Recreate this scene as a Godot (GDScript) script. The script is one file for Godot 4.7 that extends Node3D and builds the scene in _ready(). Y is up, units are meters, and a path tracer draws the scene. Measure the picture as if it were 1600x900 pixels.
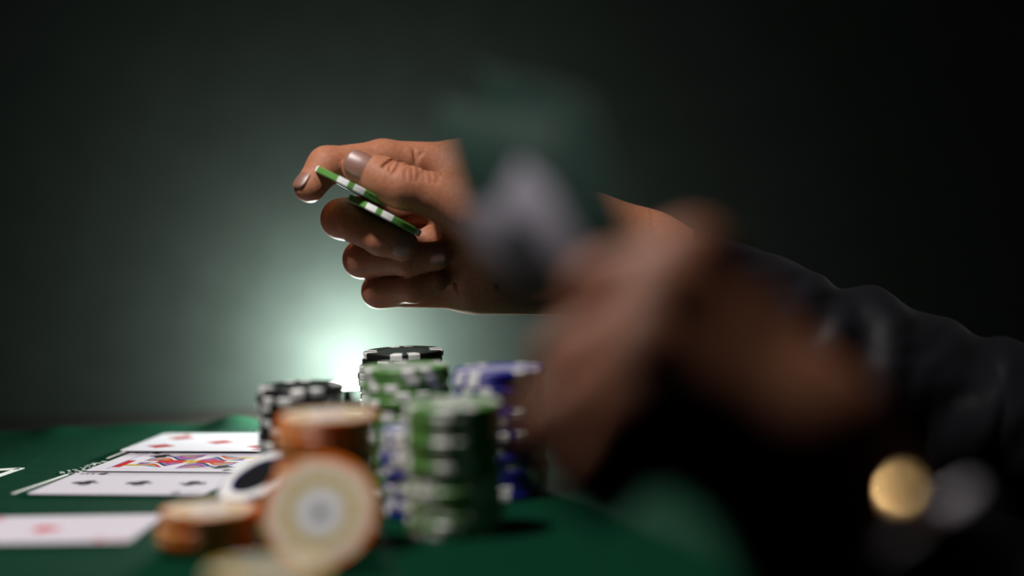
extends Node3D
# A dark card table: a hand drops two green chips, chip stacks and cards stand on green felt, a second hand holds cards close to the lens.

const FOCAL := 3778.0          # pixels, for a 1600 x 900 frame
const EYE := Vector3(0, 0.945, 0)
const PITCH := -0.0855
const ROLL := -0.0349
const LAMP := Vector3(-0.24, 1.43, -0.93)   # the bulb of the hanging spot lamp
const TABLE := 0.76            # height of the felt
var M := {}
var rng := RandomNumberGenerator.new()
var names := {}

func _ready():
	rng.seed = 7
	# ---------------------------------------------------------------- camera, exposure, lights
	var cam := Camera3D.new(); cam.name = "camera"
	var at_ := CameraAttributesPhysical.new()
	at_.frustum_focal_length = 100.75
	at_.frustum_focus_distance = 1.203
	at_.exposure_aperture = 2.55
	at_.frustum_near = 0.05; at_.frustum_far = 20.0
	cam.attributes = at_
	cam.position = EYE; cam.basis = view()
	cam.fov = rad_to_deg(2.0 * atan(450.0 / FOCAL)); cam.near = 0.05; cam.far = 20.0
	add_child(cam); cam.current = true
	var we := WorldEnvironment.new(); we.name = "environment"
	var e := Environment.new()
	e.background_mode = Environment.BG_COLOR; e.background_color = Color.BLACK
	e.tonemap_mode = Environment.TONE_MAPPER_LINEAR; e.tonemap_exposure = 1.0
	e.sdfgi_enabled = true; e.ssao_enabled = true; e.ssil_enabled = true
	we.environment = e; add_child(we)
	materials()
	pendant(LAMP, Vector3(-0.05, 0.78, -0.98), 0.52)
	little_lamp(4.8)
	room()
	table()
	cards()
	chips()
	person()
	held_cards()

# ================================================================= helpers
func view() -> Basis: return Basis(Vector3.RIGHT, PITCH) * Basis(Vector3.BACK, ROLL)

func P(px: float, py: float, depth: float) -> Vector3:          # the point seen at that place of the photograph, at that distance along the view
	return EYE + view() * Vector3((px - 800.0) / FOCAL * depth, (450.0 - py) / FOCAL * depth, -depth)

func T(px: float, py: float, h := 0.0) -> Vector3:              # the point of the table top (or h above it) seen there
	var d := P(px, py, 1.0) - EYE
	return EYE + d * ((TABLE + h - EYE.y) / d.y)

func G(px: float, depth: float) -> Vector3:                     # the point of the table at that depth and picture column
	var a := P(px, 0, depth).y; var b := P(px, 900, depth).y
	return P(px, 900.0 * (TABLE - a) / (b - a), depth)

func numbered(called: String) -> String:
	var n: int = names.get(called, 0); names[called] = n + 1
	return called if n == 0 else "%s_%03d" % [called, n]

func thing(called: String, label: String, category: String, at := Vector3.ZERO, group := "") -> Node3D:
	var o := Node3D.new(); o.name = numbered(called); add_child(o); o.position = at
	o.set_meta("label", label); o.set_meta("category", category)
	if group: o.set_meta("group", group)
	return o

func obj(called: String, mesh: Mesh, mat: Material, parent: Node) -> MeshInstance3D:
	var o := MeshInstance3D.new(); o.mesh = mesh
	if mat: o.material_override = mat
	o.name = numbered(called) if parent == self else called
	parent.add_child(o, true)
	return o

func struct(called: String, mesh: Mesh, mat: Material, at: Vector3) -> MeshInstance3D:
	var o := MeshInstance3D.new(); o.mesh = mesh; o.material_override = mat; o.name = called
	add_child(o); o.position = at; o.set_meta("kind", "structure")
	return o

func mat(c: Color, rough := 0.5, spec := 0.5) -> StandardMaterial3D:
	var m := StandardMaterial3D.new(); m.albedo_color = c; m.roughness = rough; m.metallic_specular = spec
	return m

func noise_tex(freq: float, a: Color, b: Color, size := 256, sd := 1, normal := false, bump := 4.0, oct := 4) -> NoiseTexture2D:
	var n := FastNoiseLite.new(); n.seed = sd; n.frequency = freq; n.fractal_octaves = oct
	var t := NoiseTexture2D.new(); t.width = size; t.height = size; t.seamless = true; t.noise = n
	if normal:
		t.as_normal_map = true; t.bump_strength = bump
	else:
		var g := Gradient.new(); g.set_color(0, a); g.set_color(1, b); t.color_ramp = g
	return t

func tri(m: StandardMaterial3D, scale: float, world := true):
	m.uv1_triplanar = true; m.uv1_world_triplanar = world; m.uv1_scale = Vector3.ONE * scale

func materials():
	var skin := mat(Color(0.68, 0.465, 0.355), 0.5, 0.32)
	skin.albedo_texture = noise_tex(0.03, Color(0.84, 0.80, 0.78), Color(1, 1, 1), 256, 3)
	skin.normal_enabled = true; skin.normal_texture = noise_tex(0.09, Color.BLACK, Color.WHITE, 512, 5, true, 5.0); skin.normal_scale = 0.55
	tri(skin, 45.0)
	skin.subsurf_scatter_enabled = true; skin.subsurf_scatter_strength = 0.12
	M.skin = skin
	M.nail = mat(Color(0.50, 0.36, 0.31), 0.42, 0.6)
	var felt := mat(Color(0.04, 0.25, 0.17), 0.95, 0.12)
	felt.albedo_texture = noise_tex(0.12, Color(0.72, 0.72, 0.72), Color(1, 1, 1), 512, 9)
	felt.normal_enabled = true; felt.normal_texture = noise_tex(0.22, Color.BLACK, Color.WHITE, 512, 11, true, 8.0); felt.normal_scale = 0.8
	tri(felt, 14.0)
	M.felt = felt
	M.print = mat(Color(0.86, 0.88, 0.86), 0.8, 0.2)
	var wood := mat(Color(0.12, 0.10, 0.09), 0.6, 0.3)
	wood.albedo_texture = noise_tex(0.02, Color(0.7, 0.7, 0.7), Color.WHITE, 256, 21); tri(wood, 3.0)
	M.wood = wood
	var wall := mat(Color(0.138, 0.151, 0.144), 0.95, 0.1)
	wall.albedo_texture = noise_tex(0.05, Color(0.93, 0.93, 0.93), Color.WHITE, 256, 31); tri(wall, 2.0)
	M.wall = wall
	M.dark = mat(Color(0.10, 0.10, 0.10), 0.9, 0.2)
	var cloth := mat(Color(0.068, 0.068, 0.09), 0.55, 0.35)
	cloth.normal_enabled = true; cloth.normal_texture = noise_tex(0.3, Color.BLACK, Color.WHITE, 256, 41, true, 3.0); cloth.normal_scale = 0.35; tri(cloth, 40.0)
	cloth.rim_enabled = true; cloth.rim = 0.15; cloth.rim_tint = 0.3
	M.jacket = cloth
	M.shirt = mat(Color(0.83, 0.82, 0.86), 0.8, 0.3)
	M.trouser = mat(Color(0.09, 0.09, 0.10), 0.9, 0.2)
	M.hair = mat(Color(0.07, 0.06, 0.055), 0.6, 0.4)
	M.gold = mat(Color(1.0, 0.84, 0.57), 0.12, 0.5); M.gold.metallic = 1.0
	M.black = mat(Color(0.055, 0.055, 0.065), 0.38, 0.5)
	M.green = mat(Color(0.33, 0.54, 0.25), 0.38, 0.5)
	M.blue = mat(Color(0.13, 0.13, 0.55), 0.38, 0.5)
	M.yellow = mat(Color(0.82, 0.66, 0.10), 0.38, 0.5)
	M.orange = mat(Color(0.92, 0.47, 0.06), 0.38, 0.5)
	M.white = mat(Color(0.87, 0.88, 0.87), 0.38, 0.5)
	M.peach = mat(Color(0.88, 0.66, 0.45), 0.4, 0.5)
	M.cream = mat(Color(0.85, 0.81, 0.74), 0.45, 0.4)
	M.sticker_black = mat(Color(0.085, 0.085, 0.10), 0.35, 0.5)
	M.sticker_pale = mat(Color(0.60, 0.63, 0.60), 0.4, 0.5)
	M.sticker_blue = mat(Color(0.55, 0.56, 0.66), 0.4, 0.5)
	M.metal = mat(Color(0.25, 0.25, 0.26), 0.4, 0.5); M.metal.metallic = 0.8
	M.cardedge = mat(Color(0.84, 0.83, 0.86), 0.6, 0.3)
	var glow := mat(Color(0.9, 0.9, 0.9), 0.5); glow.emission_enabled = true
	glow.emission = Color(0.93, 1.0, 0.95); glow.emission_energy_multiplier = 14.0
	M.glow = glow
	var warm := mat(Color(0.9, 0.9, 0.9), 0.5); warm.emission_enabled = true
	warm.emission = Color(1.0, 0.95, 0.92); warm.emission_energy_multiplier = 40.0
	M.warm = warm

# a solid of revolution: profile points (radius, height) from the bottom centre round to the top centre
func lathe(profile: Array, seg := 56, from := 0.0, to := TAU) -> ArrayMesh:
	var st := SurfaceTool.new(); st.begin(Mesh.PRIMITIVE_TRIANGLES)
	band(st, profile, seg, from, to)
	return st.commit()

func band(st: SurfaceTool, profile: Array, seg: int, from: float, to: float):
	for k in profile.size() - 1:
		var p: Vector2 = profile[k]; var q: Vector2 = profile[k + 1]
		var d := q - p
		if d.length() < 1e-7: continue
		var n2 := Vector2(d.y, -d.x).normalized()
		for s in seg:
			var a0 := from + (to - from) * s / seg; var a1 := from + (to - from) * (s + 1) / seg
			var c0 := Vector2(cos(a0), -sin(a0)); var c1 := Vector2(cos(a1), -sin(a1))
			var v := [Vector3(c0.x * p.x, p.y, c0.y * p.x), Vector3(c1.x * p.x, p.y, c1.y * p.x), Vector3(c1.x * q.x, q.y, c1.y * q.x), Vector3(c0.x * q.x, q.y, c0.y * q.x)]
			var n := [Vector3(c0.x * n2.x, n2.y, c0.y * n2.x), Vector3(c1.x * n2.x, n2.y, c1.y * n2.x)]
			for t in [[0, 2, 1, 0, 1, 1], [0, 3, 2, 0, 0, 1]]:
				for w in 3:
					st.set_normal(n[t[3 + w]]); st.set_uv(Vector2(v[t[w]].x, v[t[w]].z) * 24.0 + Vector2(0.5, 0.5)); st.add_vertex(v[t[w]])

func box(size: Vector3) -> BoxMesh:
	var b := BoxMesh.new(); b.size = size
	return b

func frame(y: Vector3, x_hint := Vector3.RIGHT) -> Basis:       # a basis whose y axis is y
	var yy := y.normalized(); var zz := x_hint.cross(yy).normalized()
	return Basis(yy.cross(zz).normalized(), yy, zz)

# a tube swept along points, with folds; the ends are lips that turn inwards
func sweep(pts: Array, radii: Array, seg: int, steps: int, fold: float, sd: int, squash := 1.0, creases := []) -> ArrayMesh:
	var n := FastNoiseLite.new(); n.seed = sd; n.frequency = 1.0; n.fractal_octaves = 2
	var rings := []
	var lens := [0.0]
	for k in pts.size() - 1: lens.append(lens[k] + pts[k].distance_to(pts[k + 1]))
	var total: float = lens[-1]
	var prof := []                                              # (distance along, share of the radius)
	prof.append(Vector2(0.03, -0.006)); prof.append(Vector2(0.001, -0.004)); prof.append(Vector2(0.0, -0.0012))
	for k in steps + 1: prof.append(Vector2(0.0008 + (total - 0.0016) * k / steps, 0.0))
	prof.append(Vector2(total, -0.0012)); prof.append(Vector2(total - 0.001, -0.004)); prof.append(Vector2(total - 0.03, -0.006))
	for pr in prof:
		var s: float = clampf(pr.x, 0, total); var k := 0
		while k < pts.size() - 2 and lens[k + 1] < s: k += 1
		var u: float = (s - lens[k]) / (lens[k + 1] - lens[k])
		var p0: Vector3 = pts[maxi(k - 1, 0)]; var p3: Vector3 = pts[mini(k + 2, pts.size() - 1)]
		var c: Vector3 = pts[k].cubic_interpolate(pts[k + 1], p0, p3, u)
		var c2: Vector3 = pts[k].cubic_interpolate(pts[k + 1], p0, p3, u + 0.02)
		var b := frame(c2 - c, Vector3(0, 0, 1))
		var r: float = lerpf(radii[k], radii[k + 1], smoothstep(0, 1, u)) + pr.y
		var ring := []
		for a in seg:
			var th := TAU * a / seg
			var rr := r
			if pr.y > -0.0005:
				var ends := minf(1.0, minf(s, total - s) / 0.02)
				var w := n.get_noise_3d(s * 26.0 + cos(th) * 0.7, cos(th) * 0.9 + s * 6.0, sin(th) * 0.9)
				rr += fold * ends * (absf(w) * 2.0 - 0.55)
				for cr in creases:                              # [distance, depth, width, slant]
					var dd: float = (s - cr[0] - cr[3] * sin(th)) / cr[2]
					rr -= cr[1] * exp(-dd * dd) - cr[1] * 0.8 * exp(-(dd - 2.0) * (dd - 2.0) * 0.6)
			ring.append(c + b.x * cos(th) * rr + b.z * sin(th) * rr * squash)
		rings.append(ring)
	var st := SurfaceTool.new(); st.begin(Mesh.PRIMITIVE_TRIANGLES)
	for k in rings.size() - 1:
		for a in seg:
			var a1 := (a + 1) % seg
			for v in [rings[k][a], rings[k + 1][a], rings[k][a1], rings[k][a1], rings[k + 1][a], rings[k + 1][a1]]: st.add_vertex(v)
	st.index(); st.generate_normals()
	return st.commit()

# ================================================================= bodies: a field of tapered capsules, meshed as surface nets
func smin(a: float, b: float, k: float) -> float:
	var h := maxf(k - absf(a - b), 0.0) / k
	return minf(a, b) - h * h * k * 0.25

func fill_chain(f: PackedFloat32Array, lo: Vector3, h: float, nx: int, ny: int, nz: int, bones: Array, k: float) -> PackedFloat32Array:
	for bn in bones:
		var a: Vector3 = bn[0]; var b: Vector3 = bn[1]; var ra: float = bn[2]; var rb: float = bn[3]
		var m := maxf(ra, rb) + maxf(k, 3.0 * h)
		var l := (a.min(b) - Vector3.ONE * m - lo) / h; var u := (a.max(b) + Vector3.ONE * m - lo) / h
		var ab := b - a; var inv := 1.0 / maxf(ab.length_squared(), 1e-9)
		var x0 := maxi(int(l.x), 0); var x1 := mini(int(u.x) + 1, nx)
		for z in range(maxi(int(l.z), 0), mini(int(u.z) + 1, nz)):
			for y in range(maxi(int(l.y), 0), mini(int(u.y) + 1, ny)):
				var row := (z * ny + y) * nx
				for x in range(x0, x1):
					var pa := Vector3(lo.x + x * h, lo.y + y * h, lo.z + z * h) - a
					var t := clampf(pa.dot(ab) * inv, 0.0, 1.0)
					var d := (pa - ab * t).length() - (ra + (rb - ra) * t)
					var o := f[row + x]
					var q := k - absf(o - d)
					f[row + x] = minf(o, d) - (q * q / k * 0.25 if q > 0.0 else 0.0)
	return f

func net(out: Dictionary, chains: Array, grooves: Array, h: float):
	var lo := Vector3.ONE * 1e9; var hi := -lo
	for c in chains:
		for bn in c.b:
			for q in 2:
				lo = lo.min(bn[q] - Vector3.ONE * (bn[2 + q] + 4.0 * h)); hi = hi.max(bn[q] + Vector3.ONE * (bn[2 + q] + 4.0 * h))
	var nx := int((hi.x - lo.x) / h) + 1; var ny := int((hi.y - lo.y) / h) + 1; var nz := int((hi.z - lo.z) / h) + 1
	var blank := PackedFloat32Array(); blank.resize(nx * ny * nz); blank.fill(1.0)
	var base := fill_chain(blank.duplicate(), lo, h, nx, ny, nz, chains[0].b, chains[0].k)
	var f := base.duplicate()
	for ci in range(1, chains.size()):
		var c = chains[ci]
		var g := fill_chain(blank.duplicate(), lo, h, nx, ny, nz, c.b, c.k)
		var kb: float = c.kb
		for i in g.size():
			var d := g[i]
			if d < 1.0:
				var q := kb - absf(d - base[i])
				d = minf(d, base[i]) - (q * q / kb * 0.25 if q > 0.0 else 0.0)
				if d < f[i]: f[i] = d
	for gr in grooves:                                          # thin capsules cut away: creases
		var a: Vector3 = gr[0]; var b: Vector3 = gr[1]; var r: float = gr[2]
		var m := r + 0.003
		var l := (a.min(b) - Vector3.ONE * m - lo) / h; var u := (a.max(b) + Vector3.ONE * m - lo) / h
		var ab := b - a; var inv := 1.0 / maxf(ab.length_squared(), 1e-9)
		for z in range(maxi(int(l.z), 0), mini(int(u.z) + 1, nz)):
			for y in range(maxi(int(l.y), 0), mini(int(u.y) + 1, ny)):
				for x in range(maxi(int(l.x), 0), mini(int(u.x) + 1, nx)):
					var pa := Vector3(lo.x + x * h, lo.y + y * h, lo.z + z * h) - a
					var t := clampf(pa.dot(ab) * inv, 0.0, 1.0)
					var i := (z * ny + y) * nx + x
					f[i] = -smin(-f[i], (pa - ab * t).length() - r, 0.0012)
	var vi := PackedInt32Array(); vi.resize(nx * ny * nz); vi.fill(-1)
	var v: PackedVector3Array = out.v; var n: PackedVector3Array = out.n; var idx: PackedInt32Array = out.i
	var sx := 1; var sy := nx; var sz := nx * ny
	var lim := 1.9 * h
	for z in nz - 1:
		for y in ny - 1:
			var row := (z * ny + y) * nx
			for x in nx - 1:
				var i := row + x
				var d0 := f[i]
				if d0 > lim or d0 < -lim: continue
				var d1 := f[i + sx]; var d2 := f[i + sy]; var d3 := f[i + sx + sy]; var d4 := f[i + sz]; var d5 := f[i + sx + sz]; var d6 := f[i + sy + sz]; var d7 := f[i + sx + sy + sz]
				var inside := int(d0 < 0) + int(d1 < 0) + int(d2 < 0) + int(d3 < 0) + int(d4 < 0) + int(d5 < 0) + int(d6 < 0) + int(d7 < 0)
				if inside == 0 or inside == 8: continue
				var s := Vector3.ZERO; var c := 0
				if (d0 < 0) != (d1 < 0): s += Vector3(d0 / (d0 - d1), 0, 0); c += 1
				if (d2 < 0) != (d3 < 0): s += Vector3(d2 / (d2 - d3), 1, 0); c += 1
				if (d4 < 0) != (d5 < 0): s += Vector3(d4 / (d4 - d5), 0, 1); c += 1
				if (d6 < 0) != (d7 < 0): s += Vector3(d6 / (d6 - d7), 1, 1); c += 1
				if (d0 < 0) != (d2 < 0): s += Vector3(0, d0 / (d0 - d2), 0); c += 1
				if (d1 < 0) != (d3 < 0): s += Vector3(1, d1 / (d1 - d3), 0); c += 1
				if (d4 < 0) != (d6 < 0): s += Vector3(0, d4 / (d4 - d6), 1); c += 1
				if (d5 < 0) != (d7 < 0): s += Vector3(1, d5 / (d5 - d7), 1); c += 1
				if (d0 < 0) != (d4 < 0): s += Vector3(0, 0, d0 / (d0 - d4)); c += 1
				if (d1 < 0) != (d5 < 0): s += Vector3(1, 0, d1 / (d1 - d5)); c += 1
				if (d2 < 0) != (d6 < 0): s += Vector3(0, 1, d2 / (d2 - d6)); c += 1
				if (d3 < 0) != (d7 < 0): s += Vector3(1, 1, d3 / (d3 - d7)); c += 1
				vi[i] = v.size()
				v.append(lo + (Vector3(x, y, z) + s / c) * h)
				n.append(Vector3(d1 + d3 + d5 + d7 - d0 - d2 - d4 - d6, d2 + d3 + d6 + d7 - d0 - d1 - d4 - d5, d4 + d5 + d6 + d7 - d0 - d1 - d2 - d3).normalized())
	for z in range(1, nz - 1):
		for y in range(1, ny - 1):
			var row := (z * ny + y) * nx
			for x in range(1, nx - 1):
				var i := row + x
				if vi[i] < 0: continue
				var a := f[i] < 0
				if a != (f[i + sx] < 0): quad(idx, a, vi[i - sy - sz], vi[i - sz], vi[i], vi[i - sy])
				if a != (f[i + sy] < 0): quad(idx, a, vi[i - sz - sx], vi[i - sx], vi[i], vi[i - sz])
				if a != (f[i + sz] < 0): quad(idx, a, vi[i - sx - sy], vi[i - sy], vi[i], vi[i - sx])
	out.v = v; out.n = n; out.i = idx

func quad(idx: PackedInt32Array, a: bool, p: int, q: int, r: int, s: int):
	if p < 0 or q < 0 or r < 0 or s < 0: return
	if a: idx.append_array(PackedInt32Array([p, r, q, p, s, r]))
	else: idx.append_array(PackedInt32Array([p, q, r, p, r, s]))

func net_mesh(out: Dictionary) -> ArrayMesh:
	var arr := []; arr.resize(Mesh.ARRAY_MAX)
	arr[Mesh.ARRAY_VERTEX] = out.v; arr[Mesh.ARRAY_NORMAL] = out.n; arr[Mesh.ARRAY_INDEX] = out.i
	var m := ArrayMesh.new(); m.add_surface_from_arrays(Mesh.PRIMITIVE_TRIANGLES, arr)
	return m

func blank_net() -> Dictionary:
	return {"v": PackedVector3Array(), "n": PackedVector3Array(), "i": PackedInt32Array()}

func limb(pts: Array, radii: Array) -> Array:                   # bones of one chain of joints
	var r := []
	for k in pts.size() - 1: r.append([pts[k], pts[k + 1], radii[k], radii[k + 1]])
	return r

# a fingernail: a curved oval shell lying on a finger of radius rf
func nail(c: Vector3, along: Vector3, out: Vector3, w: float, l: float, rf: float) -> ArrayMesh:
	var dir := along.normalized(); var up := (out - dir * out.dot(dir)).normalized(); var side := dir.cross(up)
	var st := SurfaceTool.new(); st.begin(Mesh.PRIMITIVE_TRIANGLES)
	var nu := 12; var nv := 14
	var rows := []
	for j in nv + 1:
		var v := -1.0 + 2.0 * j / nv
		var wide := pow(maxf(1.0 - pow(absf(v), 3.0 if v > 0 else 2.6), 0.0), 0.45)
		var row := []
		for i in range(-1, nu + 2):
			var skirt := i < 0 or i > nu or j == 0 or j == nv
			var u := clampf(-1.0 + 2.0 * i / nu, -1, 1) * wide
			var a := u * asin(minf(w * 0.5 / rf, 0.95))
			var rr := rf - (0.0012 if skirt else 0.0)
			var dip := 0.0007 * v * v + (0.0006 * v if v > 0.0 else 0.0)
			row.append(c + dir * v * l * 0.5 + side * sin(a) * rr + up * (cos(a) * rr - rf - dip))
		rows.append(row)
	for j in nv:
		for i in nu + 2:
			for p in [rows[j][i], rows[j + 1][i], rows[j][i + 1], rows[j][i + 1], rows[j + 1][i], rows[j + 1][i + 1]]: st.add_vertex(p)
	st.index(); st.generate_normals()
	return st.commit()

# ================================================================= lamps and room
func pendant(at: Vector3, target: Vector3, energy: float):
	var t := thing("spot_lamp", "black metal spot lamp hanging on a rod left of the card table", "lamp", at)
	var dir := (target - at).normalized()
	var b := frame(-dir)
	var shade := obj("lamp_shade", lathe([Vector2(0.02, 0.10), Vector2(0.040, 0.10), Vector2(0.072, 0.0), Vector2(0.078, -0.10), Vector2(0.080, -0.10), Vector2(0.075, 0.0), Vector2(0.044, 0.115), Vector2(0.0, 0.118)], 40), M.metal, t)
	shade.basis = b
	var bulb := obj("bulb", lathe([Vector2(0.0, 0.0), Vector2(0.018, 0.004), Vector2(0.026, 0.02), Vector2(0.022, 0.04), Vector2(0.012, 0.06), Vector2(0.0, 0.062)], 24), M.warm, t)
	bulb.basis = b; bulb.position = b.y * 0.02
	var rod := obj("rod", lathe([Vector2(0.0, 0.0), Vector2(0.006, 0.0), Vector2(0.006, 2.5 - at.y - 0.11), Vector2(0.0, 2.5 - at.y - 0.11)], 12), M.metal, t)
	rod.position = Vector3(b.y.x * 0.115, 0.11, b.y.z * 0.115)
	var s := SpotLight3D.new(); s.name = "spot_light"; t.add_child(s)
	s.position = dir * 0.012; s.look_at_from_position(at + dir * 0.012, target, Vector3.UP)
	s.light_color = Color(1.0, 0.97, 0.955); s.light_energy = energy; s.light_size = 0.03
	s.spot_angle = 33.0; s.spot_angle_attenuation = 0.5; s.spot_range = 8.0; s.spot_attenuation = 2.0; s.shadow_enabled = true

func little_lamp(k: float):
	var c := P(541, 586, 1.379)
	var t := thing("puck_lamp", "tiny bright white lamp on the table behind the sharp black chip stack", "lamp", Vector3(c.x, TABLE - 0.0015, c.z))
	var h := c.y - TABLE + 0.0015
	obj("base", lathe([Vector2(0, 0), Vector2(0.011, 0), Vector2(0.012, 0.001), Vector2(0.012, 0.006), Vector2(0.011, 0.007), Vector2(0.004, 0.008), Vector2(0.003, h - 0.0085), Vector2(0.010, h - 0.0070), Vector2(0.010, h - 0.0060), Vector2(0.003, h - 0.004), Vector2(0, h - 0.004)], 32), M.metal, t)
	var s := SphereMesh.new(); s.radius = 0.004; s.height = 0.008; s.radial_segments = 24; s.rings = 12
	var bulb := obj("bulb", s, M.glow, t); bulb.position.y = h
	var o := OmniLight3D.new(); o.name = "bulb_light"; t.add_child(o); o.position.y = h
	o.light_color = Color(0.93, 1.0, 0.955); o.light_energy = 0.032 * k; o.light_size = 0.004
	o.omni_range = 6.0; o.omni_attenuation = 2.0; o.shadow_enabled = true

func room():
	struct("wall_back", box(Vector3(5.2, 2.6, 0.1)), M.wall, Vector3(0.3, 1.25, -1.41 - 0.05))
	struct("wall_front", box(Vector3(5.2, 2.6, 0.1)), M.dark, Vector3(0.3, 1.25, 2.3))
	struct("wall_left", box(Vector3(0.1, 2.6, 3.6)), M.dark, Vector3(-2.25, 1.25, 0.45))
	struct("wall_right", box(Vector3(0.1, 2.6, 3.6)), M.dark, Vector3(2.85, 1.25, 0.45))
	struct("floor", box(Vector3(5.2, 0.1, 3.8)), M.dark, Vector3(0.3, -0.05, 0.45))
	struct("ceiling", box(Vector3(5.2, 0.1, 3.8)), M.dark, Vector3(0.3, 2.55, 0.45))

func table():
	var t := thing("card_table", "dark wooden table under the green felt, its bare edge along the wall", "table")
	var x0 := -0.9; var x1 := 0.14; var z0 := -1.405; var z1 := -0.755
	var top := obj("table_top", box(Vector3(x1 - x0, 0.03, z1 - z0)), M.wood, t); top.position = Vector3((x0 + x1) / 2, TABLE - 0.0165, (z0 + z1) / 2)
	for s in [[x0 + 0.04, z0 + 0.04], [x1 - 0.04, z0 + 0.04], [x0 + 0.04, z1 - 0.04], [x1 - 0.04, z1 - 0.04]]:
		var l := obj("leg", lathe([Vector2(0, 0), Vector2(0.018, 0), Vector2(0.026, TABLE - 0.0315), Vector2(0, TABLE - 0.0315)], 20), M.wood, t)
		l.position = Vector3(s[0], 0, s[1])
	# the felt: a cloth whose far edge ripples
	var f := thing("felt_cloth", "green felt card table cloth with a rippled far edge and white print", "tablecloth")
	var st := SurfaceTool.new(); st.begin(Mesh.PRIMITIVE_TRIANGLES)
	var nx := 200; var nz := 90
	var ed := FastNoiseLite.new(); ed.seed = 4; ed.frequency = 7.0; ed.fractal_octaves = 2
	var rows := []
	for j in nz + 3:
		var row := []
		for i in nx + 1:
			var x := -0.86 + 0.98 * i / nx
			var edge := 1.335 + 0.010 * ed.get_noise_1d(x) + 0.006 * sin(x * 46.0)
			var jj := clampi(j - 1, 0, nz)
			var u := 1.0 - pow(1.0 - float(jj) / nz, 1.5)
			var z := -lerpf(0.757, edge, u)
			var lift := 0.0058 * exp(-pow((x + 0.156) / 0.013, 2.0)) + 0.0022 * exp(-pow((x + 0.255) / 0.012, 2.0)) + 0.0016 * (0.5 + 0.5 * sin(x * 60.0 + 1.0))
			var y := TABLE + lift * exp(-pow((edge + z) / 0.028, 2.0)) if u > 0.6 else TABLE
			if j == 0 or j == nz + 2: y -= 0.0013
			row.append(Vector3(x, y, z))
		rows.append(row)
	for j in nz + 2:
		for i in nx:
			for p in [rows[j][i], rows[j + 1][i], rows[j][i + 1], rows[j][i + 1], rows[j + 1][i], rows[j + 1][i + 1]]: st.add_vertex(p)
	st.index(); st.generate_normals()
	obj("cloth", st.commit(), M.felt, f)
	# white print on the felt: a line beside the cards, broken by two rows of small lettering, and the end of a large letter
	for l in [[T(236, 691), T(168, 717), 0.0019], [T(106, 742), T(20, 772), 0.0019], [T(147, 741.5), T(143, 743.5), 0.003], [T(364, 763), T(352, 780), 0.005]]:
		obj("printed_line", stroke(l[0], l[1], l[2]), M.print, f)
	obj("printed_letter", stroke(T(33, 732), T(-60, 764), 0.004), M.print, f)
	obj("printed_letter", stroke(T(31, 733), T(-60, 738), 0.006), M.print, f)
	var a := T(174, 722); var b := T(108, 740)
	var dir := (b - a).normalized(); var side := dir.cross(Vector3.UP)
	var ls := SurfaceTool.new(); ls.begin(Mesh.PRIMITIVE_TRIANGLES)
	for rowi in 2:
		var s := 0.0
		while s < a.distance_to(b):
			var c: Vector3 = a + dir * s + side * (-0.0028 + 0.0056 * rowi)
			for k in 3:
				var p := c + dir * rng.randf_range(0, 0.003) + side * rng.randf_range(-0.0018, 0.0018)
				var q := p + (dir * rng.randf_range(0.0008, 0.0024) if k % 2 else side * rng.randf_range(0.0012, 0.003))
				ls.append_from(stroke(p, q, 0.0007), 0, Transform3D.IDENTITY)
			s += 0.0048
	var pt := obj("printed_lettering", ls.commit(), M.print, f); pt.set_meta("kind", "stuff")

func stroke(a: Vector3, b: Vector3, w: float) -> ArrayMesh:     # a thin raised bar of paint from a to b
	var st := SurfaceTool.new(); st.begin(Mesh.PRIMITIVE_TRIANGLES)
	var x := (b - a).normalized(); var z := x.cross(Vector3.UP).normalized()
	var bm := box(Vector3(a.distance_to(b), 0.0003, w))
	st.append_from(bm, 0, Transform3D(Basis(x, Vector3.UP, z), (a + b) * 0.5 + Vector3(0, 0.0002, 0)))
	return st.commit()

# ================================================================= playing cards
func card_mesh(w := 0.088, d := 0.063, t := 0.0003) -> ArrayMesh:   # lies in the xz plane, its long side along x
	var pts := []
	for c in [[1, 1], [-1, 1], [-1, -1], [1, -1]]:
		for k in 6:
			var a: float = [0, PI / 2, PI, 1.5 * PI][[[1, 1], [-1, 1], [-1, -1], [1, -1]].find(c)] + k * PI / 10
			pts.append(Vector2(c[0] * (w / 2 - 0.0035) + cos(a) * 0.0035, c[1] * (d / 2 - 0.0035) + sin(a) * 0.0035))
	var m := ArrayMesh.new()
	for surf in 2:
		var st := SurfaceTool.new(); st.begin(Mesh.PRIMITIVE_TRIANGLES)
		var y := t if surf == 0 else 0.0
		for k in pts.size():
			var p: Vector2 = pts[k]; var q: Vector2 = pts[(k + 1) % pts.size()]
			st.set_normal(Vector3.UP if surf == 0 else Vector3.DOWN)
			for v in ([Vector2.ZERO, p, q] if surf == 0 else [Vector2.ZERO, q, p]):
				st.set_uv(Vector2(v.x / w + 0.5, v.y / d + 0.5)); st.add_vertex(Vector3(v.x, y, v.y))
			if surf == 1:
				st.set_normal(Vector3((p + q).x, 0, (p + q).y).normalized())
				for v in [[p, 0], [p, t], [q, 0], [q, 0], [p, t], [q, t]]: st.set_uv(Vector2.ZERO); st.add_vertex(Vector3(v[0].x, v[1], v[0].y))
		st.commit(m)
	return m

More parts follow.
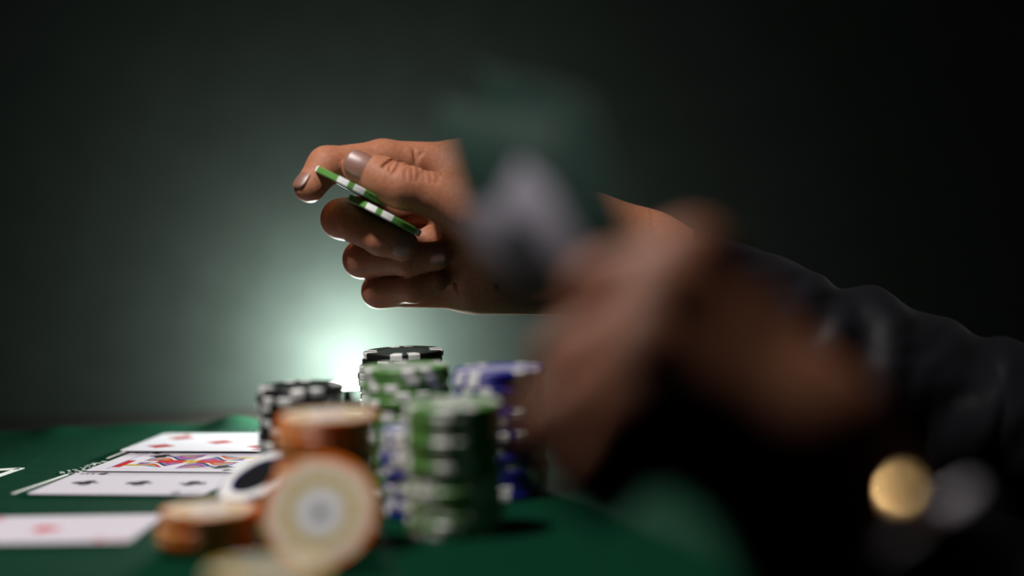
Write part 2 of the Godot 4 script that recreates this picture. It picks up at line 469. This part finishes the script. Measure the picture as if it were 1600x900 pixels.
func in_pip(kind: String, x: float, y: float) -> bool:          # a pip of height 2 standing upright at the origin, y down
	match kind:
		"diamond": return absf(x) * 1.25 + absf(y) < 1.0
		"heart": return (y > -0.25 and absf(x) < 0.86 * (1.0 - (y + 0.25) / 1.25)) or Vector2(absf(x) - 0.43, y + 0.4).length() < 0.47
		"spade": return (y < 0.3 and y > -1.0 and absf(x) < 0.86 * (y + 1.0) / 1.3) or Vector2(absf(x) - 0.42, y - 0.22).length() < 0.45 or (y > 0.2 and y < 1.0 and absf(x) < 0.08 + 0.3 * maxf(y - 0.5, 0))
		"club": return Vector2(x, y + 0.5).length() < 0.45 or Vector2(absf(x) - 0.47, y - 0.15).length() < 0.45 or (y > 0.0 and y < 1.0 and absf(x) < 0.1 + 0.3 * maxf(y - 0.5, 0))
	return false

# the card is drawn lying down: its top points along -x. Pips: [u, v, size, turned] in metres from the centre, u along the card, v across
func card_face(kind: String, pips: Array, ink: Color, glyph: String, court := false) -> ImageTexture:
	var W := 704; var H := 504
	var im := Image.create(W, H, false, Image.FORMAT_RGB8)
	im.fill(Color(0.80, 0.785, 0.825))
	var px := 8000.0
	if court: court_art(im, W, H)
	var all := pips.duplicate()
	for s in [1, -1]: all.append([-0.0290 * s, -0.0255 * s, 0.0032, s < 0])      # the small pips of the two corners
	for p in all:
		var cu: float = W / 2.0 + p[0] * px; var cv: float = H / 2.0 + p[1] * px
		var r: float = p[2] * px
		for y in range(int(cv - r * 1.2), int(cv + r * 1.2)):
			for x in range(int(cu - r * 1.2), int(cu + r * 1.2)):
				if x < 0 or y < 0 or x >= W or y >= H: continue
				var a := (x - cu) / r; var b := (y - cv) / r      # upright axis of the card is u: top at -u
				if in_pip(kind, -b, -a if p[3] else a): im.set_pixel(x, y, ink)
	for s in [1, -1]:                                            # the index of each corner, a seven-stroke numeral turned with the card
		for seg in glyph:
			var q: Array = {"t": [0, -1, 1, 0.22], "m": [0, 0, 1, 0.2], "b": [0, 1, 1, 0.22], "l": [-0.6, -0.5, 0.2, 0.6], "r": [0.6, -0.5, 0.2, 0.6], "L": [-0.6, 0.5, 0.2, 0.6], "R": [0.6, 0.5, 0.2, 0.6]}[seg]
			var gx: float = W / 2.0 + s * (-0.0370 + q[1] * 0.0028) * px; var gy: float = H / 2.0 + s * (-0.0255 - q[0] * 0.0022) * px
			var hx: float = q[3] * 0.0028 * px; var hy: float = q[2] * 0.0017 * px
			im.fill_rect(Rect2i(int(gx - hx), int(gy - hy), int(2 * hx), int(2 * hy)), ink)
	im.generate_mipmaps()
	return ImageTexture.create_from_image(im)

func court_art(im: Image, W: int, H: int):                      # a framed, point-symmetric figure of coloured bands
	var white := Color(0.80, 0.785, 0.825)
	var red := Color(0.70, 0.08, 0.10); var gold := Color(0.68, 0.58, 0.10); var blue := Color(0.42, 0.42, 0.74); var dk := Color(0.12, 0.10, 0.14)
	for y in range(60, H - 60):
		for x in range(70, W - 70):
			var a := (x - W / 2.0) / (W / 2.0 - 70.0); var b := (y - H / 2.0) / (H / 2.0 - 60.0)
			var c := white
			if absf(a) > 0.985 or absf(b) > 0.98: c = blue
			else:
				var q := signf(a + b * 0.35 + 0.0001)
				var u := a * q; var v := b * q
				var wide := 0.92 - 0.75 * pow(u, 1.4)
				if absf(v) < wide and u < 0.72:
					var k := int(floor((v + 0.3 * sin(u * 9.0)) * 9.0 + u * 5.0))
					c = [red, blue, gold, red, white, dk, blue][posmod(k, 7)]
					if absf(absf(v) - wide) < 0.05: c = blue
					if absf(v) < 0.17: c = gold if u < 0.10 else red
				if u > 0.5 and u < 0.74 and absf(v + 0.05) < 0.16: c = white if absf(v + 0.05) < 0.11 else dk
				if u > 0.60 and u < 0.92 and v > -0.60 and v < -0.42: c = gold
				if u > 0.86 and absf(v + 0.35) < 0.45: c = red
				if u > 0.25 and u < 0.75 and v > 0.80 and v < 0.86: c = gold
			im.set_pixel(x, y, c)

func face_mat(t: Texture2D) -> StandardMaterial3D:
	var m := mat(Color.WHITE, 0.5, 0.35); m.albedo_texture = t
	return m

func cards():
	var red := Color(0.60, 0.05, 0.03); var pink := Color(0.75, 0.10, 0.14); var black := Color(0.09, 0.08, 0.11)
	var five := []
	for s in [[-0.0275, -0.0145, false], [-0.0275, 0.0145, false], [0.0275, -0.0145, true], [0.0275, 0.0145, true], [0, 0, false]]: five.append([s[0], s[1], 0.0084, s[2]])
	var mesh := card_mesh()
	# [label, centre and two points along its side in the photograph, height, tilt, face]
	var list := [
		["white three of clubs card lying nearest in the row of three", T(217, 757), T(42, 774), T(328, 776), 0.0, 0.0, face_mat(card_face("club", [[-0.0275, 0, 0.0070, false], [0, 0, 0.0070, false], [0.0275, 0, 0.0070, true]], black, "tmbrR"))],
		["court card of spades with a red, gold and blue figure, middle of the row", T(299, 725), T(140, 738), T(420, 740), 0.0006, 0.004, face_mat(card_face("spade", [[-0.0235, -0.0165, 0.0066, false], [0.0235, 0.0165, 0.0066, true]], black, "tlmLbR", true))],
		["white five of diamonds card lying farthest from the lens in the row", T(345, 697.5), T(207, 713), T(440, 714), 0.0016, 0.006, face_mat(card_face("diamond", five, red, "tlmRb"))],
		["blurred white ace with one red pip lying alone in front", T(75, 829), T(0, 829), T(200, 826), 0.0, 0.0, face_mat(card_face("heart", [[0, 0, 0.0075, false]], pink, "tlrmLR"))],
	]
	for c in list:
		var o := obj("playing_card", mesh, null, self)
		o.set_meta("label", c[0]); o.set_meta("category", "playing card")
		o.set_surface_override_material(0, c[6]); o.set_surface_override_material(1, M.cardedge)
		var d: Vector3 = c[3] - c[2]
		o.position = c[1] + Vector3(0, 0.0004 + c[4], 0); o.rotation = Vector3(-c[5], atan2(-d.z, d.x), 0)

# ================================================================= poker chips
const R := 0.0198
const H := 0.0033
var chip_protos := {}

func chip_proto(kind: String) -> Node3D:
	if chip_protos.has(kind): return chip_protos[kind]
	var t := Node3D.new()
	var body_m: Material = {"black": M.black, "green": M.green, "blue": M.blue, "navy": M.blue, "yellow": M.yellow, "orange": M.orange}[kind]
	var rim := 0.0128; var c := 0.0005
	obj("body", lathe([Vector2(0, 0.0002), Vector2(rim, 0.0002), Vector2(rim + 0.0003, 0), Vector2(R - c, 0), Vector2(R, c), Vector2(R, H - c), Vector2(R - c, H), Vector2(rim + 0.0003, H), Vector2(rim, H - 0.0002), Vector2(0, H - 0.0002)], 64), body_m, t)
	var g := 0.00006
	var spot := lathe([Vector2(rim + 0.0006, -g * 0.5), Vector2(R - c, -g * 0.5), Vector2(R + g, c), Vector2(R + g, H - c), Vector2(R - c, H + g), Vector2(rim + 0.0006, H + g)], 6, deg_to_rad(-8.5), deg_to_rad(8.5))
	for k in 8:
		var s := obj("edge_spot", spot, M.peach if kind == "orange" else M.white, t)
		s.rotation.y = deg_to_rad(90.0 * (k / 2) + (13.0 if k % 2 else -13.0))
	if kind == "navy": obj("face_ring", lathe([Vector2(R - 0.0012, H + 0.00008), Vector2(0.0130, H + 0.00008)], 64), M.white, t)
	if kind == "orange":
		obj("face_ring", lathe([Vector2(R - 0.0022, H + 0.00008), Vector2(0.0130, H + 0.00008)], 64), M.cream, t)
		obj("inlay", lathe([Vector2(0.0128, H - 0.0001), Vector2(0.0, H - 0.0001)], 48), chip_face(), t)
	else:
		obj("inlay", lathe([Vector2(0.0122, H - 0.0001), Vector2(0.0, H - 0.0001)], 48), {"black": M.sticker_black, "green": M.sticker_pale, "blue": M.sticker_blue, "navy": M.sticker_black, "yellow": M.sticker_pale}[kind], t)
	chip_protos[kind] = t
	return t

func chip_face() -> StandardMaterial3D:                         # gold ring with small marks round a white middle that carries a grey emblem
	var n := 512
	var im := Image.create(n, n, false, Image.FORMAT_RGB8)
	var no := FastNoiseLite.new(); no.seed = 12; no.frequency = 0.03
	for y in n:
		for x in n:
			var p := Vector2(x - n / 2.0, y - n / 2.0) / (0.0128 * 24.0 * n)
			var r := p.length(); var a := p.angle()
			var c := Color(0.86, 0.86, 0.87)
			if r > 0.72:
				c = Color(0.82, 0.72, 0.28) if no.get_noise_2d(x * 0.8, y * 0.8) > -0.05 else Color(0.84, 0.79, 0.60)
				if r < 0.93 and r > 0.78 and fmod(a + TAU, TAU / 34.0) < TAU / 70.0 and no.get_noise_2d(x * 3.0, y * 3.0) > -0.1: c = Color(0.55, 0.45, 0.14)
				if fmod(a + TAU, TAU / 8.0) < 0.10: c = Color(0.85, 0.82, 0.70)
			elif absf(r - 0.68) < 0.02: c = Color(0.70, 0.72, 0.74)
			else:
				var q := p * 1.0
				if in_pip("spade", q.x / 0.26, q.y / 0.26): c = Color(0.46, 0.48, 0.55)
			im.set_pixel(x, y, c)
	im.generate_mipmaps()
	var m := mat(Color.WHITE, 0.35, 0.5); m.albedo_texture = ImageTexture.create_from_image(im)
	return m

const ORD := ["top", "second", "third", "fourth", "fifth", "sixth", "seventh", "eighth", "ninth", "tenth", "eleventh", "twelfth", "thirteenth", "fourteenth", "fifteenth", "sixteenth", "seventeenth", "eighteenth", "nineteenth", "twentieth"]

func chip(kind: String, label: String, xf: Transform3D, group := "") -> Node3D:
	var o: Node3D = chip_proto(kind).duplicate()
	o.name = numbered("poker_chip"); add_child(o); o.transform = xf
	o.set_meta("label", label); o.set_meta("category", "poker chip")
	if group: o.set_meta("group", group)
	return o

# spin: turn of the white spots per chip (radians from the top one down; the last value repeats with jitter), drift: sideways offsets in metres from the top down
func stack(kind: String, px: float, depth: float, top_y: float, words: String, group: String, spins: Array, drifts: Array, jitter := 0.0008):
	var g := G(px, depth)
	var n := int(round((P(px, top_y, depth).y - TABLE) / (H + 0.00008)))
	for k in range(n):
		var spin: float = spins[k] if k < spins.size() else rng.randf_range(0, TAU)
		var dr: float = drifts[k] if k < drifts.size() else rng.randf_range(-jitter, jitter)
		var at := g + Vector3(dr, (n - 1 - k) * (H + 0.00008) + 0.0002, rng.randf_range(-jitter, jitter) * 0.6)
		chip(kind, "%s and %s poker chip, %s %s" % [kind, "peach" if kind == "orange" else "white", "top one" if k == 0 else ORD[k] + " down" if k < n - 1 else "lowest one", words], Transform3D(Basis(Vector3.UP, spin), at), group)

func chips():
	var D := func(a: float) -> float: return deg_to_rad(-90.0 + a)      # the middle of a pair of spots faces the camera at 0, to the right for a > 0
	stack("black", 631, 1.2, 547, "of the sharp stack by the lamp", "chips of the sharp black stack", [D.call(5), D.call(-14), D.call(28), D.call(16), D.call(40), D.call(13), D.call(14)], [0.0018, 0.0011, -0.0004, -0.0014, -0.0012, -0.0004, -0.0004])
	stack("black", 477, 1.10, 602, "of the blurred black stack", "chips of the blurred black stack", [D.call(12), D.call(60), D.call(30)], [0.0006, -0.0004])
	stack("orange", 516, 0.977, 642, "of the tall orange stack", "chips of the tall orange stack", [D.call(-40), D.call(-38), D.call(-62), D.call(-58), D.call(-50)], [0.0012, 0.0, -0.0006])
	stack("green", 640, 1.105, 570, "of the farther green stack", "chips of the farther green stack", [D.call(20), D.call(24), D.call(60), D.call(10)], [0.0, 0.0006])
	stack("green", 713, 1.0, 624, "of the nearer green stack", "chips of the nearer green stack", [D.call(10), D.call(3), D.call(1), D.call(4), D.call(2), D.call(0), D.call(5), D.call(8), D.call(-3), D.call(45), D.call(40)], [0.0004, 0.0, 0.0002, -0.0002])
	stack("blue", 784, 1.085, 568, "of the tall blue stack", "chips of the tall blue stack", [D.call(-48), D.call(-45), D.call(-30), D.call(-34)], [0.0008, -0.0008, 0.0])
	stack("blue", 672, 1.048, 663, "of the short blue stack", "chips of the short blue stack", [D.call(-52), D.call(-50)], [0.0, -0.0004])
	stack("orange", 326, 0.98, 790, "of the low orange pile on the ace", "chips of the low orange pile", [D.call(-60), D.call(20), D.call(-50), D.call(-68)], [0.0012, 0.001, -0.0005, -0.001])
	stack("yellow", 424, 0.80, 890, "of the pile nearest the lens", "chips of the nearest pile", [D.call(120)], [])
	# the chip that leans on the tall orange stack, its face to the lens
	var lean := deg_to_rad(65.0)
	var b := Basis(Vector3.UP, deg_to_rad(-8)) * Basis(Vector3.RIGHT, lean) * Basis(Vector3.UP, 0.5)
	var foot := G(503, 0.928)
	var c := foot + Vector3(0, R * sin(lean), -R * cos(lean)) - b.y * 0.0
	chip("orange", "orange rimmed chip with gold ring and white centre, leaning face-on", Transform3D(b.scaled(Vector3.ONE * 1.15), c + Vector3(0, R * 0.14, 0)))
	# a black chip leaning on the left black stack
	var bb := frame(Vector3(-0.34, 0.88, 0.30)) * Basis(Vector3.UP, 0.4)
	chip("navy", "blue and white chip with a dark middle, tilted beside the court card", Transform3D(bb, P(408, 752, 1.068)))
	# the two chips in the fingers, seen edge-on
	var cam := view()
	var n := (cam * Vector3(0.455, 0.89, -0.015)).normalized()
	var hb := frame(n, cam * Vector3(0, 0, -1))
	chip("green", "green and white chip held between thumb and index finger", Transform3D(hb * Basis(Vector3.UP, held_spin(hb, cam, 3)), P(549, 292, 1.187) - n * H * 0.5))
	chip("green", "green and white chip resting on the curled middle finger", Transform3D(hb * Basis(Vector3.UP, held_spin(hb, cam, -6)), P(601, 337, 1.187) - n * H * 0.5))

func held_spin(b: Basis, cam: Basis, a: float) -> float:        # turns a pair of spots towards the camera, plus a degrees
	var v := b.inverse() * (cam * Vector3(0, 0, 1))
	return atan2(-v.z, v.x) + deg_to_rad(a)

# ================================================================= the player
func fp(px: float, py: float, mm: float) -> Vector3: return P(px, py, 1.2 + mm * 0.001)
func np_(px: float, py: float, mm: float) -> Vector3: return P(px, py, 0.70 + mm * 0.001)

func person():
	var who := thing("person", "person in a black jacket reaching out with two green chips, cards in other hand", "person")
	var out := blank_net()
	# --- the reaching right hand, palm to the camera
	var wr := fp(960, 408, 10)
	var elbow_r := fp(1760, 735, 40)
	var mi := fp(722, 258, 18); var mm_ := fp(688, 312, 24); var mr := fp(700, 372, 26); var ml := fp(732, 448, 22)
	var palm := {"k": 0.014, "b": [
		[fp(930, 365, 8), mi, 0.014, 0.0115], [fp(930, 385, 10), mm_, 0.015, 0.0115], [fp(925, 410, 10), mr, 0.015, 0.0110], [fp(920, 440, 8), ml, 0.0135, 0.0100],
		[fp(890, 447, 0), fp(750, 449, 12), 0.0125, 0.0115], [fp(752, 322, -14), fp(742, 272, 14), 0.0095, 0.0085], [fp(725, 318, -10), fp(716, 276, 10), 0.0080, 0.0075], [fp(800, 340, -10), fp(780, 300, 12), 0.011, 0.010], [fp(724, 338, 4), fp(732, 392, 12), 0.0125, 0.0130], [fp(745, 330, 2), fp(790, 400, 4), 0.014, 0.014], [fp(880, 380, -8), fp(748, 325, -12), 0.016, 0.0130],
		[fp(930, 360, 10), fp(1010, 395, 14), 0.0165, 0.0185], [fp(925, 440, 8), fp(1010, 455, 14), 0.0135, 0.0185],
		[fp(1010, 395, 14), fp(1140, 460, 18), 0.0185, 0.022], [fp(1010, 455, 14), fp(1140, 490, 18), 0.0185, 0.022]]}
	var thumb := [fp(748, 325, -13), fp(628, 291, -21), fp(602, 281, -19), fp(561, 261, -17)]
	var index_ := [mi, fp(598, 249, 6), fp(510, 258, -7), fp(484, 292, -13)]
	var middle := [mm_, fp(533, 342, 6), fp(596, 371, -12), fp(630, 383, -14)]
	var ring := [mr, fp(566, 405, 11), fp(638, 404, -5), fp(681, 400, -6)]
	var little := [ml, fp(592, 455, 15), fp(648, 449, 2), fp(679, 439, 1)]
	var grooves := []
	for k in 13:                                                # wrinkles over the thumb joint
		var u := k / 12.0
		var c: Vector3 = thumb[2].lerp(thumb[1], u / 0.4) if u < 0.4 else thumb[1].lerp(thumb[0], (u - 0.4) / 0.6 * 0.42)
		var r := lerpf(0.0100, 0.0104, u / 0.4) if u < 0.4 else lerpf(0.0104, 0.0130, (u - 0.4) / 0.6 * 0.42)
		var ax: Vector3 = (thumb[1] - thumb[2]).normalized() if u < 0.4 else (thumb[0] - thumb[1]).normalized()
		var toward := (EYE - c).normalized()
		var up := toward.cross(ax).normalized()
		if up.y < 0: up = -up
		toward = ax.cross(up) if ax.cross(up).dot(toward) > 0 else up.cross(ax)
		var last := Vector3.ZERO
		for q in 8:
			var th := lerpf(-0.25, 1.25 - 0.5 * absf(u - 0.4), q / 7.0)
			var p := c + (up * cos(th) + toward * sin(th)) * (r + 0.0004 + 0.0009 * exp(-pow((u - 0.4) / 0.25, 2.0))) + ax * (0.0010 * sin(th * 3.0 + k * 1.7) - 0.0010 * sin(th * 1.6))
			if q > 0: grooves.append([last, p, 0.0004 if k % 4 else 0.0005])
			last = p
	# folds where the fingers bend and the lines of the palm
	for g in [[fp(527, 226, -18), fp(524, 262, -19), 0.0009], [fp(598, 222, -6), fp(604, 258, -6), 0.0008], [fp(645, 226, 2), fp(652, 262, 0), 0.0010], [fp(662, 236, 2), fp(650, 250, 0), 0.0008],
			[fp(735, 345, 6), fp(790, 478, -8), 0.0009], [fp(760, 350, -2), fp(840, 468, -10), 0.0008], [fp(705, 345, 9), fp(716, 475, 4), 0.0008]]:
		grooves.append(g)
	net(out, [palm,
		{"k": 0.005, "kb": 0.010, "b": limb(thumb, [0.0130, 0.0104, 0.0100, 0.0086])},
		{"k": 0.004, "kb": 0.008, "b": limb(index_, [0.0112, 0.0095, 0.0088, 0.0078])},
		{"k": 0.004, "kb": 0.007, "b": limb(middle, [0.0110, 0.0094, 0.0084, 0.0076])},
		{"k": 0.004, "kb": 0.007, "b": limb(ring, [0.0105, 0.0090, 0.0080, 0.0072])},
		{"k": 0.004, "kb": 0.007, "b": limb(little, [0.0112, 0.0080, 0.0071, 0.0065])}], grooves, 0.001)
	# --- the left hand close to the lens, its back to the camera
	var i0 := np_(1085, 412, 20); var m0 := np_(1035, 480, 4); var r0 := np_(1000, 565, -10); var l0 := np_(985, 650, -18)
	var wl := np_(1285, 745, 4)
	var palm_l := {"k": 0.016, "b": [
		[np_(1275, 680, 14), i0, 0.018, 0.0125], [np_(1262, 705, 4), m0, 0.018, 0.0125], [np_(1245, 735, -4), r0, 0.017, 0.0120], [np_(1215, 760, -6), l0, 0.016, 0.0105],
		[np_(1215, 620, 34), np_(1120, 480, 44), 0.016, 0.0135], [np_(1170, 740, 22), np_(1030, 690, 18), 0.015, 0.012],
		[np_(1270, 705, 4), np_(1400, 960, 0), 0.022, 0.029], [np_(1235, 750, 4), np_(1330, 960, 0), 0.020, 0.029]]}
	net(out, [palm_l,
		{"k": 0.005, "kb": 0.006, "b": limb([i0, np_(942, 450, 22), np_(925, 515, 42), np_(960, 545, 52)], [0.0118, 0.0102, 0.0090, 0.0080])},
		{"k": 0.005, "kb": 0.006, "b": limb([m0, np_(893, 566, 8), np_(905, 640, 30), np_(945, 650, 42)], [0.0116, 0.0100, 0.0090, 0.0080])},
		{"k": 0.005, "kb": 0.006, "b": limb([r0, np_(858, 668, -6), np_(895, 722, 18), np_(945, 705, 32)], [0.0112, 0.0094, 0.0086, 0.0078])},
		{"k": 0.005, "kb": 0.006, "b": limb([l0, np_(905, 738, -14), np_(945, 775, 4), np_(985, 745, 18)], [0.0096, 0.0082, 0.0076, 0.0070])},
		{"k": 0.006, "kb": 0.012, "b": limb([np_(1120, 480, 44), np_(1010, 425, 60), np_(920, 400, 66)], [0.0135, 0.0110, 0.0090])}], [], 0.0025)
	# --- torso, upper arms, legs and head, outside the frame
	var elbow_l := np_(1400, 960, 0) + Vector3(0.14, -0.10, 0.015)
	var sh_r := Vector3(0.52, 1.06, -1.15); var sh_l := Vector3(0.44, 1.03, -0.79)
	var ch := Vector3(0.56, 0.98, -0.97); var hip := Vector3(0.62, 0.57, -0.96); var neck := Vector3(0.50, 1.13, -0.97); var head := Vector3(0.46, 1.27, -0.97)
	net(out, [{"k": 0.05, "b": [
		[fp(1130, 478, 18), elbow_r, 0.025, 0.037], [elbow_r, sh_r, 0.038, 0.050], [np_(1365, 960, 0), elbow_l, 0.028, 0.037], [elbow_l, sh_l, 0.038, 0.050],
		[sh_r, ch, 0.055, 0.11], [sh_l, ch, 0.055, 0.11], [ch, hip, 0.125, 0.13], [neck, ch + Vector3(0, 0.08, 0), 0.055, 0.07], [neck, head, 0.052, 0.06]]},
		{"k": 0.03, "kb": 0.03, "b": [[head + Vector3(-0.015, -0.02, 0), head + Vector3(-0.035, 0.0, 0), 0.062, 0.060], [head + Vector3(0.01, 0.05, 0), head + Vector3(0.03, 0.05, 0), 0.082, 0.082], [head + Vector3(-0.05, -0.06, 0), head + Vector3(-0.06, -0.055, 0), 0.035, 0.03]]},
		{"k": 0.01, "kb": 0.012, "b": [[head + Vector3(-0.085, 0.02, 0), head + Vector3(-0.108, -0.015, 0), 0.009, 0.014], [head + Vector3(-0.088, -0.045, -0.018), head + Vector3(-0.088, -0.045, 0.018), 0.008, 0.008], [head + Vector3(0.0, 0.02, 0.082), head + Vector3(0.01, -0.02, 0.080), 0.014, 0.010], [head + Vector3(0.0, 0.02, -0.082), head + Vector3(0.01, -0.02, -0.080), 0.014, 0.010]]}], [], 0.009)
	obj("body", net_mesh(out), M.skin, who)
	# nails of the reaching hand
	var toward := func(p: Vector3) -> Vector3: return (EYE - p).normalized()
	var nl := [[thumb[3], thumb[3] - thumb[2], fp(578, 246, -60) - fp(561, 261, -25), 0.0130, 0.0170, 0.0094],
		[index_[3], index_[3] - index_[2], fp(450, 275, -22) - index_[3], 0.0105, 0.0115, 0.0082],
		[middle[3], middle[3] - middle[2], fp(626, 388, -50) - middle[3], 0.0105, 0.0120, 0.0080],
		[ring[3], ring[3] - ring[2], fp(683, 394, -50) - ring[3], 0.0098, 0.0110, 0.0076]]
	for q in nl:
		var dir: Vector3 = q[1].normalized(); var up: Vector3 = (q[2] - dir * q[2].dot(dir)).normalized()
		obj("fingernail", nail(q[0] + up * (q[5] - 0.0001) + dir * (0.0005 if q[4] < 0.015 else -0.0015), dir, up, q[3], q[4], q[5]), M.nail, who)
	# --- clothes
	var jn := blank_net()
	net(jn, [{"k": 0.05, "b": [
		[elbow_r, sh_r, 0.052, 0.066], [elbow_l, sh_l, 0.052, 0.066], [sh_r, ch, 0.070, 0.125], [sh_l, ch, 0.070, 0.125], [ch, hip, 0.142, 0.152], [hip, hip + Vector3(0, -0.05, 0), 0.152, 0.155], [neck + Vector3(0.02, -0.03, 0), ch, 0.075, 0.12]]}], [], 0.014)
	var jacket := obj("jacket", net_mesh(jn), M.jacket, who)
	obj("sleeve", sweep([fp(1046, 442, 16), fp(1180, 498, 20), fp(1320, 560, 24), fp(1500, 640, 32), elbow_r + Vector3(0.03, -0.01, 0)], [0.0300, 0.0335, 0.0365, 0.041, 0.047], 72, 150, 0.0012, 3, 1.0,
		[[0.070, 0.0030, 0.007, 0.008], [0.098, 0.0043, 0.0085, -0.012], [0.150, 0.0026, 0.010, 0.01]]), M.jacket, jacket)
	var dir_l := (elbow_l - np_(1295, 770, 4)).normalized()
	var c0 := np_(1352, 858, 2); var arm_dir := (np_(1400, 960, 0) - np_(1290, 790, 4)).normalized()
	obj("sleeve", sweep([c0 + arm_dir * 0.036, c0 + arm_dir * 0.06, elbow_l.lerp(c0, 0.5), elbow_l + dir_l * 0.01], [0.042, 0.044, 0.047, 0.052], 64, 80, 0.003, 8), M.jacket, jacket)
	var cuff := obj("shirt_cuff", sweep([c0, c0 + arm_dir * 0.018, c0 + arm_dir * 0.055], [0.0365, 0.0375, 0.0365], 64, 20, 0.0008, 5), M.shirt, who)
	cuff.set_meta("label", "pale shirt cuff under the near jacket sleeve")
	# the folded edge of the cuff that stands away from the wrist, and the stud through it
	var lk := np_(1412, 782, -22)
	var stud := obj("cufflink", lathe([Vector2(0, 0), Vector2(0.0045, 0), Vector2(0.006, 0.0008), Vector2(0.0056, 0.0018), Vector2(0.004, 0.0026), Vector2(0.002, 0.0030), Vector2(0, 0.0031)], 32), M.gold, who)
	stud.transform = Transform3D(frame((EYE - lk).normalized() + (LAMP - lk).normalized()).scaled(Vector3.ONE * 1.6), lk)
	stud.set_meta("label", "polished gold stud at the near cuff")
	var hn := blank_net()
	net(hn, [{"k": 0.03, "b": [[head + Vector3(0.015, 0.075, 0), head + Vector3(0.045, 0.05, 0), 0.078, 0.078], [head + Vector3(0.05, 0.04, 0), head + Vector3(0.05, -0.03, 0), 0.070, 0.055]]}], [], 0.010)
	obj("hair", net_mesh(hn), M.hair, who)
	var tn := blank_net()
	for s in [-1, 1]:
		var hp := hip + Vector3(0, -0.05, 0.09 * s); var kn := Vector3(0.20, 0.52, -0.96 + 0.12 * s); var an := Vector3(0.24, 0.10, -0.96 + 0.12 * s)
		net(tn, [{"k": 0.04, "b": [[hp, kn, 0.095, 0.066], [kn, an, 0.066, 0.050], [hip + Vector3(0, -0.04, 0), hp, 0.12, 0.11]]}], [], 0.016)
		var sn := blank_net()
		net(sn, [{"k": 0.03, "b": [[an + Vector3(0.02, -0.055, 0), an + Vector3(-0.17, -0.068, 0), 0.045, 0.032], [an + Vector3(0, 0.0, 0), an + Vector3(0.0, -0.05, 0), 0.047, 0.045]]}], [], 0.010)
		obj("shoe", net_mesh(sn), M.hair, who)
	obj("trousers", net_mesh(tn), M.trouser, who)
	var stool := thing("stool", "dark stool under the seated player at the table's end", "stool", Vector3(0.66, 0, -0.96))
	obj("seat", lathe([Vector2(0, 0.32), Vector2(0.17, 0.32), Vector2(0.185, 0.33), Vector2(0.185, 0.345), Vector2(0.17, 0.362), Vector2(0, 0.362)], 40), M.wood, stool)
	for k in 4:
		var l := obj("leg", lathe([Vector2(0, 0), Vector2(0.016, 0), Vector2(0.02, 0.325), Vector2(0, 0.325)], 14), M.wood, stool)
		l.position = Vector3(0.12 * (1 if k % 2 else -1), 0, 0.12 * (1 if k > 1 else -1))

# a bent card: corners top left, top right, bottom right, bottom left; bow pushes its middle along the normal
func bent_card(tl: Vector3, tr: Vector3, br: Vector3, bl: Vector3, bow: float) -> ArrayMesh:
	var nrm := (tr - tl).cross(tl - bl).normalized()
	var n := 14
	var m := ArrayMesh.new()
	for side in 2:
		var st := SurfaceTool.new(); st.begin(Mesh.PRIMITIVE_TRIANGLES)
		var grid := []
		for j in n + 1:
			var row := []
			for i in n + 1:
				var u := float(i) / n; var v := float(j) / n
				var p := tl.lerp(tr, u).lerp(bl.lerp(br, u), v) + nrm * bow * 4.0 * v * (1.0 - v)
				row.append([p + nrm * (0.00015 if side == 0 else -0.00015), Vector2(u, v)])
			grid.append(row)
		for j in n:
			for i in n:
				var q := [grid[j][i], grid[j][i + 1], grid[j + 1][i], grid[j][i + 1], grid[j + 1][i + 1], grid[j + 1][i]]
				if side == 1: q.reverse()
				for w in q: st.set_uv(w[1]); st.add_vertex(w[0])
		st.index(); st.generate_normals()
		st.commit(m)
	return m

func back_tex(band_: bool) -> ImageTexture:                     # a dark green card back with a pale arrow and a dark disc
	var W := 252; var Hh := 352
	var im := Image.create(W, Hh, false, Image.FORMAT_RGB8)
	var no := FastNoiseLite.new(); no.seed = 6; no.frequency = 0.02
	var poly := PackedVector2Array([Vector2(0.0, 0.55), Vector2(0.35, 0.48), Vector2(0.66, 0.24), Vector2(0.86, 0.36), Vector2(1.0, 0.86), Vector2(0.80, 0.88), Vector2(0.62, 0.76), Vector2(0.30, 0.92), Vector2(0.0, 0.80)])
	for y in Hh:
		for x in W:
			var u := (x + 0.5) / W; var v := (y + 0.5) / Hh
			var c := Color(0.105, 0.20, 0.175).lerp(Color(0.14, 0.245, 0.21), no.get_noise_2d(x, y) + 0.5)
			if band_ and Geometry2D.is_point_in_polygon(Vector2(u, v), poly):
				c = Color(0.66, 0.65, 0.70)
				if Vector2((u - 0.42) * 0.7, v - 0.70).length() < 0.13: c = Color(0.20, 0.24, 0.25)
			im.set_pixel(x, y, c)
	im.generate_mipmaps()
	return ImageTexture.create_from_image(im)

func held_cards():
	var far_ := bent_card(P(742, 104, 0.805), P(918, 152, 0.758), P(1046, 498, 0.722), P(872, 450, 0.768), 0.002)
	var near_ := bent_card(P(688, 160, 0.800), P(870, 190, 0.748), P(985, 500, 0.712), P(800, 470, 0.764), 0.006)
	for c in [["dark green backed playing card, farther of the two in the near hand", far_, false], ["dark green backed card with pale pattern, nearer one in the near hand", near_, true]]:
		var o := obj("playing_card", c[1], null, self)
		o.set_surface_override_material(0, face_mat(back_tex(c[2]))); o.set_surface_override_material(1, M.cardedge)
		o.set_meta("label", c[0]); o.set_meta("category", "playing card"); o.set_meta("group", "cards held in the near hand")
